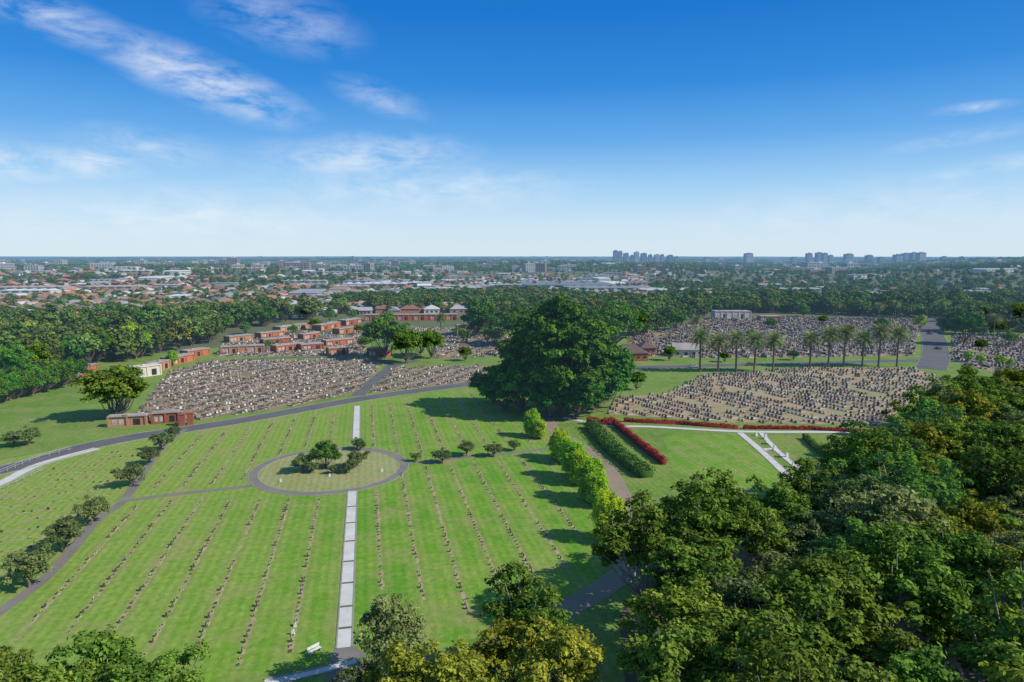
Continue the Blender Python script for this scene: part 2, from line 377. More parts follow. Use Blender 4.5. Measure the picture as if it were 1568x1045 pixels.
def scatter(name,srcs,rows):
    col=bpy.data.collections.new(name+'_kinds')
    for o in srcs: col.objects.link(o)
    rows=np.asarray(rows,float);me=bpy.data.meshes.new(name);me.vertices.add(len(rows))
    me.vertices.foreach_set('co',rows[:,:3].astype(np.float32).ravel())
    a=me.attributes.new('rz','FLOAT','POINT');a.data.foreach_set('value',rows[:,3].astype(np.float32))
    a=me.attributes.new('scl','FLOAT','POINT');a.data.foreach_set('value',rows[:,4].astype(np.float32))
    a=me.attributes.new('kind','INT','POINT');a.data.foreach_set('value',rows[:,5].astype(np.int32))
    g=bpy.data.node_groups.new(name+'_nodes','GeometryNodeTree')
    g.interface.new_socket('Geometry',in_out='INPUT',socket_type='NodeSocketGeometry');g.interface.new_socket('Geometry',in_out='OUTPUT',socket_type='NodeSocketGeometry')
    i=g.nodes.new('NodeGroupInput');o=g.nodes.new('NodeGroupOutput')
    ins=g.nodes.new('GeometryNodeInstanceOnPoints');ci=g.nodes.new('GeometryNodeCollectionInfo')
    ci.inputs['Collection'].default_value=col;ci.inputs['Separate Children'].default_value=True;ci.inputs['Reset Children'].default_value=True
    def na(n,t):
        x=g.nodes.new('GeometryNodeInputNamedAttribute');x.data_type=t;x.inputs[0].default_value=n;return x.outputs['Attribute']
    cx=g.nodes.new('ShaderNodeCombineXYZ');lk(g,na('rz','FLOAT'),cx.inputs[2])
    lk(g,i.outputs[0],ins.inputs['Points']);lk(g,ci.outputs[0],ins.inputs['Instance']);ins.inputs['Pick Instance'].default_value=True
    lk(g,na('kind','INT'),ins.inputs['Instance Index']);lk(g,cx.outputs[0],ins.inputs['Rotation']);lk(g,na('scl','FLOAT'),ins.inputs['Scale'])
    lk(g,ins.outputs[0],o.inputs[0])
    ob=bpy.data.objects.new(name,me);add(ob);md=ob.modifiers.new('instances','NODES');md.node_group=g;return ob
def src(name,me): return bpy.data.objects.new(name,me)
# ---------------------------------------------------------------- terrain
def build_ground():
    R=[0,40,90,150,220,300,400,500,600,640,700,760]+[760*1.06**k for k in range(1,72)]
    K=180;V=[(0,0,0)];F=[]
    for r in R[1:]:
        for j in range(K):
            w=2*math.pi*j/K;x,y=r*math.sin(w),r*math.cos(w);V.append((x,y,terr(x,y)))
    for j in range(K): F.append((0,1+(j+1)%K,1+j))
    for i in range(len(R)-2):
        for j in range(K):
            a=1+i*K+j;b=1+i*K+(j+1)%K;F.append((a,b,b+K,a+K))
    me=bpy.data.meshes.new('ground');me.from_pydata(V,[],F);me.update()
    if me.polygons[0].normal.z<0: me.flip_normals()
    me.materials.append(M['ground']);me.polygons.foreach_set('use_smooth',[True]*len(me.polygons));add(bpy.data.objects.new('ground',me))
build_ground()
sheet('cemetery_grass',PL([(-500,560),(200,545),(700,500),(1000,500),(1400,490),(2000,520),(1900,800),(1000,1400),(0,1400),(-900,800)]),.006,M['lawn2'])
sheet('lawn',PL([(-300,800),(0,705),(130,682),(290,660),(420,640),(560,614),(720,594),(800,640),(842,655),(880,700),(930,760),(950,830),(900,905),(760,965),(640,1010),(515,1012),(330,1046),(-300,1150)]),.012,M['lawn'])
sheet('side_lawn',PL([(1015,668),(1140,664),(1228,752),(1180,760),(1030,722)]),.014,M['lawn'])
sheet('memorial_lawn',PL([(1200,668),(1335,668),(1400,720),(1290,730)]),.014,M['lawn2'])
sheet('forest_floor',[(10,45),(60,35),(130,50),(200,110),(200,215),(140,212),(116,188),(92,160),(70,135),(56,118),(40,112),(24,109),(15,90)],.018,M['under'])
L1=PL([(150,655),(290,645),(420,627),(540,602),(582,564),(560,549),(440,552),(330,552),(262,568),(235,600),(205,640)])
L2=PL([(563,602),(600,598),(720,585),(770,579),(775,562),(700,560),(606,563)])
L3=PL([(330,546),(560,545),(556,520),(480,508),(345,528)])
L4=PL([(665,549),(790,545),(775,505),(540,500),(540,520),(665,525)])
R1=PL([(1020,602),(1078,574),(1230,563),(1400,564),(1445,580),(1345,652),(1100,646),(930,634),(943,610)])
R2=PL([(1090,549),(1398,545),(1408,490),(1100,485),(960,518),(985,545)])
R3=PL([(1456,552),(1568,585),(1700,610),(1700,520),(1460,512)])
for pl_ in (L1,L2,L3,L4,R2,R3): sheet('grave_section',pl_,.02,M['grave_ground'])
sheet('grave_section',R1,.02,M['grave_ground2'])
main=smooth(PL([(-60,735),(60,706),(130,685),(210,669),(290,657),(400,639),(560,610),(720,588),(800,576),(930,566),(1060,561),(1230,557),(1400,553),(1568,556),(1700,560)]))
ribbon('cemetery_road',main,7.5,.03,M['asphalt'],M['kerb'])
ribbon('avenue_road',smooth(PL([(1425,566),(1432,545),(1430,520),(1424,503),(1428,490),(1432,478)])),12,.034,M['asphalt'],M['kerb'])
ribbon('branch_road',smooth(PL([(548,606),(566,588),(590,570),(602,560),(640,552)])),5,.026,M['asphalt'])
ribbon('branch_road',smooth(PL([(602,560),(560,549),(440,548),(300,556)])),4.5,.024,M['asphalt'])
ribbon('white_path',smooth(PL([(-60,765),(0,741),(60,712),(150,687)])),2.6,.05,M['concrete'],M['kerb'])
C0=P(506,718);RR=17.2
ring=[(C0[0]+RR*math.cos(a*math.pi/40),C0[1]+RR*math.sin(a*math.pi/40)) for a in range(80)]
sheet('garden_circle_lawn',[(C0[0]+(RR)*math.cos(a*math.pi/24),C0[1]+(RR)*math.sin(a*math.pi/24)) for a in range(48)],.02,M['ringlawn'])
ribbon('ring_path',ring,1.9,.036,M['pathgrey'],M['kerb'],True,.07)
ribbon('cross_path',smooth(PL([(404,742),(350,748),(270,757),(190,767)])),1.7,.03,M['pathgrey'])
ribbon('cross_path',smooth(PL([(610,708),(650,709),(720,699),(790,693),(842,686)])),1.6,.03,M['pathgrey'])
ribbon('edge_path',smooth(PL([(283,658),(250,682),(228,712),(190,766),(150,795),(112,840),(70,885),(10,930),(-80,990)])),2.0,.033,M['pathgrey'])
pa=Vector(P(527,992));pb=Vector(P(540,752));pc=Vector(P(545.5,672));pd=Vector(P(547,622))
def seg(a,b,k): return [tuple(a.lerp(b,i/k)) for i in range(k+1)]
ribbon('white_path',seg(pa,pb,10),1.75,.05,M['concrete'],M['kerb'],kh=.09)
ribbon('white_path',seg(pc,pd,6),1.8,.05,M['concrete'],M['kerb'],kh=.09)
mbj=MB();ang=math.atan2((pb-pa).y,(pb-pa).x)-math.pi/2
for v in (776,801,829,860,893,929,962):
    x,y=P(527+(992-v)*13/240.,v);mbj.box(x,y,.052,1.75,.5,.012,0,ang)
add(bpy.data.objects.new('path_drain_joints',mbj.mesh('path_drain_joints',[M['moss']])))  # dark flush bands laid across the white path at intervals
sheet('paved_apron',PL([(512,992),(545,990),(575,1015),(700,1000),(760,968),(830,930),(900,905),(905,930),(800,990),(700,1040),(500,1046),(505,1015)]),.028,M['pathgrey'])
ribbon('footpath',smooth(PL([(405,1046),(460,1035),(512,1022),(545,1012)])),1.1,.04,M['concrete'],M['kerb'])
ribbon('dirt_track',smooth(PL([(838,640),(852,662),(880,678),(925,712),(945,745),(962,790),(975,850),(900,915),(760,968)])),4.2,.03,M['track'])
ribbon('white_path',smooth(PL([(862,640),(935,652),(1000,654),(1130,661),(1240,662),(1370,662)])),2.2,.05,M['concrete'],M['kerb'],kh=.09)
ribbon('white_path',smooth(PL([(1133,663),(1165,690),(1205,728),(1232,756)])),1.8,.055,M['concrete'],M['kerb'],kh=.09)
ribbon('white_path',smooth(PL([(1165,663),(1190,690),(1225,720)])),1.3,.06,M['concrete'],M['kerb'],kh=.095)
ribbon('white_path',seg(Vector(P(1166,689)),Vector(P(1188,688)),3),2.2,.066,M['concrete'])
# ---------------------------------------------------------------- burial rows
def rowpts(poly,tdir,sdir,t0,dt,ds,z=.02,drop=.1,jit=.12,rz=0,kinds=4,flip=False,sc=(.9,1.15),w=None,pair=0):
    T=[Vector(p).dot(tdir) for p in poly];S=[Vector(p).dot(sdir) for p in poly];out=[];spans=[]
    k0=math.ceil((min(T)-t0)/dt);k1=math.floor((max(T)-t0)/dt)
    for k in range(k0,k1+1):
        t=t0+k*dt+(pair if k%2 else 0);s=min(S)-random.random();lo=hi=None;dr=drop*(.4+1.4*random.random());gap=0
        while s<max(S):
            p=tdir*t+sdir*s
            if inpoly(p.x,p.y,poly):
                lo=s if lo is None else lo;hi=s
                if gap>0: gap-=1
                elif random.random()<drop*.07: gap=random.randint(3,9)
                elif random.random()>dr:
                    kk=random.choices(range(kinds),w)[0] if w else random.randrange(kinds)
                    out.append((p.x+random.gauss(0,jit),p.y+random.gauss(0,jit),z,rz+random.gauss(0,.03)+(math.pi if flip and k%2 else 0),random.uniform(*sc),kk))
            s+=ds*random.uniform(.92,1.1)
        if lo is not None: spans.append((t,lo,hi))
    return out,spans
LL=PL([(195,778),(300,762),(400,764),(520,764),(506,990),(440,1000),(365,1020),(290,1006),(115,975),(-20,985),(-20,955),(120,850)])
UL=PL([(222,752),(300,745),(392,733),(400,715),(470,684),(532,678),(537,632),(430,646),(300,666),(262,692)])
UR=PL([(560,622),(720,602),(765,645),(832,680),(720,692),(620,700),(602,690),(560,680)])
LR=PL([(556,760),(602,738),(622,718),(700,708),(835,697),(895,800),(890,872),(800,895),(705,960),(650,925),(556,900)])
pl=[];strips=MB()
for poly in (LL,UL,UR,LR):
    o,sp=rowpts(poly,BD,AD,T0,ROW,1.3,.02,.10,.04,RA+math.pi/2,4,w=[7,2,5,1],sc=(.65,1.0))
    pl+=o
    for t,lo,hi in sp:
        n=max(1,int((hi-lo)/1.1))
        for i in range(n):
            a=lo+(hi-lo)*i/n;b=lo+(hi-lo)*(i+1)/n;w1=.16+.2*random.random();off=random.gauss(0,.05)
            q=[BD*(t-w1+off)+AD*a,BD*(t+w1+off)+AD*a,BD*(t+w1+off)+AD*b,BD*(t-w1+off)+AD*b]
            if random.random()>.2: strips.poly([(p.x,p.y,.022) for p in q])
LF=PL([(-150,790),(0,755),(130,698),(218,682),(200,712),(172,760),(130,795),(0,905),(-150,990)])
dF=Vector((.93,.37)).normalized();nF=Vector((-dF.y,dF.x))
o,sp=rowpts(LF,nF,dF,0,5.0,1.4,.02,.1,.06,math.atan2(dF.y,dF.x),4,w=[8,1,2,0],sc=(.6,.85));pl+=o
for t,lo,hi in sp:
    n=max(1,int((hi-lo)/1.6))
    for i in range(n):
        if random.random()<.2: continue
        a=lo+(hi-lo)*i/n;b=lo+(hi-lo)*(i+1)/n;w1=.15+.2*random.random()
        q=[nF*(t-w1)+dF*a,nF*(t-w1)+dF*b,nF*(t+w1)+dF*b,nF*(t+w1)+dF*a];strips.poly([(p.x,p.y,.022) for p in q])
add(bpy.data.objects.new('burial_row_soil',strips.mesh('burial_row_soil',[M['dirt']])))
def plaque(kind):
    mb=MB();mb.box(0,0,-.02,.62,.42,.16,0,tap=.93)
    if kind!=2: mb.box(0,-.03,.141,.42,.26,.02,1)
    else: mb.box(0,.1,.14,.52,.14,.42,1)
    if kind in(1,3):
        for j in range(4): mb.box(random.uniform(-.14,.14),.14+random.uniform(-.05,.05),.14,.12,.12,.1+.1*random.random(),2,random.random(),.6)
    if kind==3: mb.cyl(.22,.14,.14,.07,.2,0)
    return mb.mesh('lawn_plaque_kind',[M['plinth'],M['bronze'],M['flower']])
scatter('lawn_grave_plaques',[src('plaque_kind_%d'%i,plaque(i)) for i in range(4)],pl)
def grave(kind):
    mb=MB();L=2.1;W=1.0
    if kind in(0,1,2,5):
        mb.box(0,0,0,W,L,.22 if kind!=5 else .4,0);mb.box(0,-.05,.222 if kind!=5 else .402,W*.82,L*.82,.08,1)
    else:
        for sx in(-1,1): mb.box(sx*(W/2-.07),0,0,.14,L,.2,0)
        mb.box(0,-L/2+.07,0,W-.29,.14,.199,0);mb.box(0,0,0,W-.3,L-.3,.08,0)
    y=L/2-.14
    if kind==0: mb.box(0,y,.3,.8,.14,.5,2);mb.box(0,y,.001,1.02,.3,.3,0)
    if kind==1:
        mb.box(0,y,0,1.0,.32,.34,0)
        n=9;pr=[(-.36,.34)]+[(.36*math.cos(math.pi*(1-i/n)),.7+.28*math.sin(math.pi*i/n)) for i in range(n+1)]+[(.36,.34)]
        mb.prism(pr,y-.07,y+.07,2)
    if kind==2:
        mb.box(0,y,0,.8,.4,.35,0);mb.box(0,y,.35,.45,.25,.25,2);mb.box(0,y,.6,.12,.1,.8,2);mb.box(0,y-.002,1.0,.5,.104,.12,2)
    if kind==3: mb.box(0,y,0,.75,.14,.6,2,tap=.85)
    if kind==4:
        mb.box(0,y,0,.9,.3,.25,0);mb.prism([(-.33,.25),(-.33,.75),(0,.98),(.33,.75),(.33,.25)],y-.06,y+.06,2)
    if kind==5:
        mb.box(0,y,.4,.9,.18,.8,2);mb.prism([(-.52,1.2),(0,1.42),(.52,1.2)],y-.12,y+.12,0);mb.cyl(.35,-.7,.5,.08,.22,0)
    if kind in(1,5):
        for j in range(3): mb.box(random.uniform(-.15,.25),y-.35+random.uniform(-.1,.1),.3 if kind!=5 else .5,.12,.12,.18,3,random.random(),.5)
    return mb.mesh('grave_kind',[M['slab'],M['stone'],M['stone2'],M['flower']])
def rot(v,a): return Vector((v.x*math.cos(a)-v.y*math.sin(a),v.x*math.sin(a)+v.y*math.cos(a)))
gp=[]
def block(poly,deg,dt,ds,drop,sc=(.9,1.2),w=[4,3,2,2,2,2],flip=True,pair=0):
    d=rot(Vector((1,0)),math.radians(deg));n=Vector((-d.y,d.x))
    o,_=rowpts(poly,n,d,random.random()*3,dt,ds,.02,drop,.05,math.radians(deg),6,flip,sc,w,pair);gp.extend(o)
block(L1,66,3.7,1.3,.10,(.85,1.2),[5,2,1,4,3,1],True,-1.1);block(L2,66,3.8,1.35,.12,(.85,1.2),[5,2,1,4,3,1],True,-1.1);block(L3,66,3.8,1.4,.12,(1,1.3),pair=-1.);block(L4,66,4.4,1.6,.2,(1,1.3),pair=-1.)
block(R1,116,4.4,1.5,.18,(.9,1.2),[4,3,2,5,4,1],False);block(R2,110,4.2,1.6,.18,(1.1,1.7),[3,3,3,3,2,3]);block(R3,110,4.4,1.7,.2,(1.,1.6),[3,3,3,3,2,3])
scatter('graves',[src('grave_kind_%d'%i,grave(i)) for i in range(6)],gp)
# ---------------------------------------------------------------- buildings
def crypt(u1,v1,u2,v2,h,depth,wall,roofm='roofg',name='mausoleum_building'):
    a=Vector(P(u1,v1));b=Vector(P(u2,v2));L=(b-a).length;d=(b-a)/L;rz=math.atan2(d.y,d.x)
    c=(a+b)/2+Vector((-d.y,d.x))*depth/2
    w=MB();r=MB();f=MB();n=max(2,int(L/4.2));bw=L/n
    w.box(0,0,0,L-.5,depth-.5,h-.02);r.box(0,0,h,L+.3,depth+.3,.16)
    r.box(0,0,h+.162,L-.2,depth-.2,.22)
    w.box(0,0,-.01,L+.1,depth+.1,.3)
    for i in range(n+1):
        x=-L/2+.2+i*(L-.4)/n
        for s in(-1,1): w.box(x,s*(depth/2-.12),.29,.55,.36,h-.295)
    for i in range(n):
        x=-L/2+.2+(i+.5)*(L-.4)/n
        for s in(-1,1):
            if i%3==1: f.box(x,s*(depth/2-.24),.35,bw*.36,.08,h*.62,0)
            elif i%3==0:
                for cc in(-.5,.5): f.box(x+cc*bw*.36,s*(depth/2-.24),.6,bw*.25,.07,h*.5,1)
    for i in range(int(L/9)):
        r.box(-L/2+5+i*9,random.uniform(-1,1),h+.384,1.2,1.2,.4)
    parts(name,{'walls':(w,[M[wall]]),'roof':(r,[M[roofm]]),'doors_and_niches':(f,[M['dark'],M['marble']])},(c.x,c.y,0),rz)
for t in [(338,543,405,540,3.6,6,'tan'),(424,540,466,535,3.2,6,'terra'),(288,549,322,544,3.4,6,'terra'),(462,538,496,535,3.2,6,'brick'),(504,546,534,544,3.8,6,'terra'),(562,546,592,548,4.,5,'brick'),
  (352,525,388,521,3.2,6,'tan'),(400,519,436,515,3.2,6,'terra'),(430,509,474,503,3.2,7,'tan'),(492,507,522,501,3.6,7,'terra'),(530,499,554,495,3.6,7,'brick'),(558,492,700,491,4.6,8,'terra'),(600,480,650,479,5,12,'tan'),(655,479,700,478,4.4,12,'brick'),
  (118,580,150,570,3.6,5,'terra'),(262,560,298,553,3.3,6,'terra'),(404,529,446,525,3.0,5,'brick'),(465,521,488,518,3.2,5,'terra'),(500,531,542,527,3.,6,'terra'),(205,580,248,574,4.2,6,'cream','cream'),(238,570,262,564,3.6,5,'tan'),
  (520,512,550,508,3.2,6,'terra'),(700,507,735,506,3.6,6,'tan'),(1095,489,1150,489,6,12,'cream'),(1165,492,1195,492,3.6,8,'tan')]: crypt(*t)
for t in [(165,655,225,652,3.0,2.6,'tan'),(232,650,275,647,3.1,3,'brick')]: crypt(*t,name='columbarium_wall')
def pillar(u,v):
    m=MB();m.box(0,0,0,1.6,1.6,3.4);m.box(0,0,3.4,1.9,1.9,.25);x,y=P(u,v)
    place('brick_pillar',m.mesh('brick_pillar',[M['brick']]),x,y,.3)
pillar(279,652);pillar(292,650)
def house(u,v,sx,sy,h,rh,rz,wall='brick',roof='roofd',gable=False,name='brick_house'):
    w=MB();r=MB();d=MB();w.box(0,0,0,sx,sy,h);r.hip(sx,sy,h+.003,rh,0,gable=gable)
    r.box(sx*.2,sy*.15,h+rh*.3,.9,.9,rh*.9,1)
    n=max(3,int(sx/3.2))
    for i in range(n):
        x=-sx/2+sx*(i+.5)/n
        for s in(-1,1):
            if i==n//2 and s<0: d.box(x,s*sy/2,.05,1.2,.12,2.2,1)
            else: d.box(x,s*sy/2,1,1.4,.12,1.4,0);d.box(x,s*(sy/2+.03),.88,1.6,.2,.1,2)
    for s in(-1,1): d.box(s*sx/2,0,1,.12,1.6,1.4,0)
    x,y=P(u,v);parts(name,{'walls':(w,[M[wall]]),'roof':(r,[M[roof],M['brick']]),'windows_and_door':(d,[M['glass'],M['dark'],M['white']])},(x,y,0),rz)
house(962,551,16,11,3.8,4,.15);house(988,541,8,9,3.2,3.0,.15);house(1048,545,12,8,3.6,3,-.1,'cream','roofg',True,'chapel_hall')
# ---------------------------------------------------------------- trees
T={}
T['gum']=[tree_mesh('gum_tree',100+i,16,5.8,.22,80,100,.25,[M['bark'],LG[k]],(.12,.23),zs=.75,trunk=.02,nl=18) for i,k in enumerate(['gum','gum','grey','gum','gumy','green','gum','gum'])]
T['broad']=[tree_mesh('broadleaf_tree',200+i,16,9,.05,80,150,.42,[M['barkd'],LG[k]],(.14,.24),shape='dome') for i,k in enumerate(['green','gum','green'])]
T['egg']=[tree_mesh('lime_cypress',300+i,8,3.0,.0,120,130,.16,[M['barkd'],LG['lime']],(.2,.3),zs=1,shape='egg') for i in range(2)]
T['shrub']=[tree_mesh('small_round_tree',400+i,4.6,2.6,.12,40,110,.17,[M['barkd'],LG['shrub']],(.2,.32),trunk=.035) for i in range(3)]
T['fig']=[tree_mesh('fig_tree',500,37,15.5,.03,210,190,.6,[M['barkd'],LG['fig']],(.10,.20),zs=.7,trunk=.03),tree_mesh('fig_tree',503,20,10,.02,100,180,.5,[M['barkd'],LG['fig']],(.14,.24))]
T['palm']=[palm_mesh('date_palm',600+i,12.5+i,[M['barkd'],LG['palm']]) for i in range(3)]
T['limebush']=[tree_mesh('lime_tree',700,14,5,.03,60,160,.35,[M['barkd'],LG['lime']],(.2,.3))]
def tp(kind,name,u,v,h,i=None,sxy=None):
    x,y=P(u,v);L=T[kind];me=L[random.randrange(len(L)) if i is None else i]
    base={'gum':16,'broad':16,'egg':8,'shrub':4.6,'palm':16,'limebush':14}.get(kind)
    s=h/base
    return place(name,me,x,y,random.random()*6.28,s*(sxy or 1),0,s)
place('fig_tree',T['fig'][0],*P(852,634),.6,1.08,0,1.0)
for u,v,h in((798,630,22),(908,628,24),(752,617,13.5),(880,640,15),(930,612,12),(835,640,16),(770,630,14)):
    x,y=P(u,v);s=h/20;place('fig_tree',T['fig'][1],x,y,random.random()*6,s*.98,0,s)
for u,v,h in((815,668,7.5),(826,672,5.5),(855,703,7.6),(864,710,6.6),(878,732,8.6),(888,742,7.6),(905,765,8.8),(916,775,7.2),(928,828,8.6)): tp('egg','lime_cypress',u,v,h,sxy=1.0)
for u,v,h in((45,900,5.8),(97,846,5.8),(140,804,5.4),(206,744,4.8),(228,712,4.4),(247,690,4.5),(264,674,3.8),
  (677,709,3.6),(714,698,3.8),(756,699,3.6),(788,690,2.8),(638,707,2.2),(20,684,4.2),(44,682,5.),(465,722,4.2),(547,688,3),(545,716,4),(536,724,3),(480,724,2.4),(553,690,2.6),(510,726,2.)): tp('shrub','small_round_tree',u,v,h,sxy=1.1)
tp('broad','broadleaf_tree',500,718,6.5,0,1.05)
tp('broad','broadleaf_tree',184,640,16.5,1,1.15);tp('broad','broadleaf_tree',192,636,13,1,1.1)
for u,v,h,i in((590,549,21,0),(622,556,16,1),(658,549,14,1),(645,545,12,2),(735,514,22,0),(790,530,22,2),(940,532,24,0),(905,540,22,2),(968,518,18,1),(1035,505,13,0),(975,597,7,1),(1024,552,7,1),(712,553,7,1),(1475,528,19,0),(1555,505,18,1),(1508,500,14,1),
  (480,505,8,1),(505,494,9,2),(548,512,6,1),(330,520,9,0),(375,512,8,2),(470,490,10,1),(540,490,8,0),(1110,555,5,1),(1215,552,5,2),(1180,505,8,0),(1260,498,7,1),
  (60,575,14,1),(20,585,15,0),(110,562,14,2),(150,556,15,0),(180,550,13,1),(1150,520,6,0),(1300,515,7,1),(1350,505,8,2),(1230,485,10,0),(1500,540,7,1),(1545,530,8,0),(1480,500,12,2),(1530,515,10,1),(412,535,5,2),(556,535,6,1),(450,512,6,0)):
    tp('broad','broadleaf_tree',u,v,h,i)
for u,v,h in((205,545,18),(218,548,15),(1408,505,11),(265,562,8),(1482,555,6),(1500,560,6),(1530,562,6),(1545,565,5)): tp('limebush','lime_tree',u,v,h)
for u in (1070,1098,1126,1156,1182,1238,1266,1292,1320,1346,1372): tp('palm','date_palm',u+random.uniform(-2,2),(570 if u<1200 else 563)-.004*(u-1070),17.+random.uniform(-1,1.),sxy=1.12)
for u,v in((675,515),(1345,490),(1370,488),(1440,488),(1500,492),(1540,490),(1562,492),(1280,490),(1065,520),(1480,486),(1520,520)): tp('palm','date_palm',u,v,14,sxy=1.1)
for i in range(17): tp('broad','broadleaf_tree',-60+11*i,634-2.9*i,9.5+random.random()*1.5,0 if i%3 else 2,1.05)
FP=[(14,50),(60,38),(125,55),(195,115),(200,210),(142,207),(119,186),(97,160),(75,136),(58,115),(42,108),(28,104),(18,92),(14,75)]
pts=[]
for _ in range(9000):
    x=random.uniform(10,200);y=random.uniform(36,212)
    if not inpoly(x,y,FP): continue
    if abs(math.atan2(x,y))>.76: continue
    if all((x-a)**2+(y-b)**2>52 for a,b in pts): pts.append((x,y))
for x,y in pts:
    i=random.randrange(8);s=random.uniform(.78,1.22);place('gum_tree',T['gum'][i],x,y,random.random()*6.28,s*random.uniform(1.,1.18),0,s)
for u,v,h,i in((604,1058,12,2),(560,1120,8,2),(635,1160,12.5,4),(695,1180,13,4),(800,1045,14,6),(775,1130,13,4),(848,1150,14,4),(60,1200,13,3),(150,1180,14,0),(235,1185,13,3),(-30,1165,12,1),(290,1240,10,3),(100,1240,13,0),(1345,790,17,4),(1300,770,15,6),(1395,775,18,4)):
    tp('gum','gum_tree',u,v,h,i,1.05)
def hedge(name,pts,w,h,mat,ls=.2,den=60):
    q=QB();rng=np.random.default_rng(len(name)+len(pts))
    for a,b in zip(pts[:-1],pts[1:]):
        a=np.array(a);b=np.array(b);L=np.linalg.norm(b-a);d=(b-a)/L;n=np.array([-d[1],d[0]])
        k=int(L*den);s=rng.random(k)*L;th=rng.random(k)*math.pi
        cx=np.cos(th)*w/2*(.8+.35*rng.random(k));cz=np.minimum(1,np.abs(np.sin(th))**.35)*h*(.85+.25*rng.random(k)+.14*np.sin(s*1.1)+.1*np.sin(s*2.7))
        cz=np.where(np.abs(np.cos(th))>.8,rng.random(k)*h,cz)
        C=np.stack([a[0]+d[0]*s+n[0]*cx,a[1]+d[1]*s+n[1]*cx,cz],1)
        N=np.stack([n[0]*np.cos(th),n[1]*np.cos(th),np.sin(th)],1)+rng.normal(size=(k,3))*.4
        q.leaves(C,N,ls,0,rng.random(k),rng)
        ci=[(a[0]+n[0]*e*w*.36,a[1]+n[1]*e*w*.36,z) for e,z in((-1,0),(1,0),(1,h*.75),(-1,h*.75))]
        cj=[(b[0]+n[0]*e*w*.36,b[1]+n[1]*e*w*.36,z) for e,z in((-1,0),(1,0),(1,h*.75),(-1,h*.75))]
        q.put(ci+cj,[(0,1,2,3),(4,7,6,5),(1,5,6,2),(3,7,4,0),(2,6,7,3)],0,.05)
    add(bpy.data.objects.new(name,q.mesh(name,[LG[mat]])))
hedge('green_hedge',PL([(905,655),(935,690),(975,722),(990,732)]),4.6,2.2,'hedge',.28,70)
hedge('red_hedge',PL([(942,652),(975,680),(1016,712)]),1.7,1.8,'red',.2,90)
hedge('red_hedge',PL([(898,650),(942,651)]),1.6,2.0,'red',.2,90)
hedge('red_hedge',PL([(955,646),(1040,650),(1130,657)]),1.2,1.1,'red')
hedge('red_hedge',PL([(1138,657),(1240,658),(1335,664)]),1.1,1.0,'red')
hedge('green_hedge',PL([(1232,672),(1262,700)]),1.8,1.4,'hedge')
# ---------------------------------------------------------------- distant masses
def lowtree(i,leaf='dist'): return tree_mesh('distant_tree_kind',800+i,14,6.2,.05,36,36,.75,[M['barkd'],LG[leaf]],(.2,.32),shape='dome')
def grove(i):
    rng=np.random.default_rng(900+i);q=QB()
    for k in range(14):
        c=np.array([rng.normal()*16,rng.normal()*16,0]);r=4+3.5*rng.random();hh=6+6*rng.random();n=40
        d=rng.normal(size=(n,3));d/=np.linalg.norm(d,axis=1,keepdims=True);d[:,2]=np.abs(d[:,2])
        q.leaves(c+d*np.array([r,r,hh])*(.8+.3*rng.random((n,1))),d+rng.normal(size=(n,3))*.3,2.1,0,np.clip(rng.random()+rng.normal(size=n)*.15,0,1),rng,.8)
    return q.mesh('distant_grove_kind',[LG['dist']])
NK=6
lt=[src('tree_kind_%d'%i,lowtree(i,['dist','dist','dist','green','disty','dist'][i])) for i in range(NK)]
KW=[5,5,4,2,3,4]
def tk(): return random.choices(range(NK),KW)[0]
belt=[]
def fillp(poly,sp,h,out,z=0):
    xs=[p[0] for p in poly];ys=[p[1] for p in poly];A=(max(xs)-min(xs))*(max(ys)-min(ys))
    for _ in range(int(A/sp**2)):
        x=random.uniform(min(xs),max(xs));y=random.uniform(min(ys),max(ys))
        if inpoly(x,y,poly) and y>0 : out.append((x,y,terr(x,y),random.random()*6.28,random.uniform(*h)/14,tk()))
fillp(PL([(-140,600),(0,592),(110,566),(200,556),(330,524),(345,510),(480,490),(480,484),(0,500),(-160,505)]),10,(8,17),belt)
fillp(PL([(470,486),(560,480),(720,480),(760,502),(1000,516),(1090,482),(1000,474),(800,474),(480,478)]),11,(7,16),belt)
fillp(PL([(1000,492),(1090,480),(1400,484),(1680,488),(1700,468),(1000,470)]),12,(8,18),belt)
fillp(PL([(1440,512),(1700,520),(1700,485),(1440,488)]),14,(8,16),belt)
fillp(PL([(700,530),(770,545),(780,505),(720,505)]),14,(7,12),belt)
scatter('tree_belt',lt,belt)
def hsrc(k):
    mb=MB();sx,sy=[(16,11),(12,15),(19,10),(11,11)][k];mb.box(0,0,-3,sx,sy,6.6,0);mb.hip(sx,sy,3.603,3.0,1,gable=(k==3))
    if k==0: mb.box(5,-6,-3,6,6,6,0);mb.hip(6,6,3.01,2,1,5,-6)
    for i in(-1,0,1): mb.box(i*sx*.3,-sy/2,.9,1.8,.15,1.4,2)
    return mb.mesh('house_kind',[M['housewall'],M['houseroof'],M['glass']])
def bsrc(k):
    mb=MB();sx,sy,h=[(60,35,8),(100,40,9),(40,50,8),(70,30,11)][k];mb.box(0,0,-6,sx,sy,6+h,0)
    mb.box(0,0,h,sx+1,sy+1,.5,1)
    for i in range(int(sx/14)):
        x=-sx/2+7+i*14
        if k%2: mb.hip(12.5,sy-1,h+.52,1.8,1,x,0,0,True)
        else: mb.box(x,0,h+.52,3,sy*.7,.6,1)
        mb.box(x,-sy/2,1,8,.3,2,2);mb.box(x,-sy/2,h-2.4,9,.3,1.4,2)
    return mb.mesh('warehouse_kind',[M['shedwall'],M['shedroof'],M['glass']])
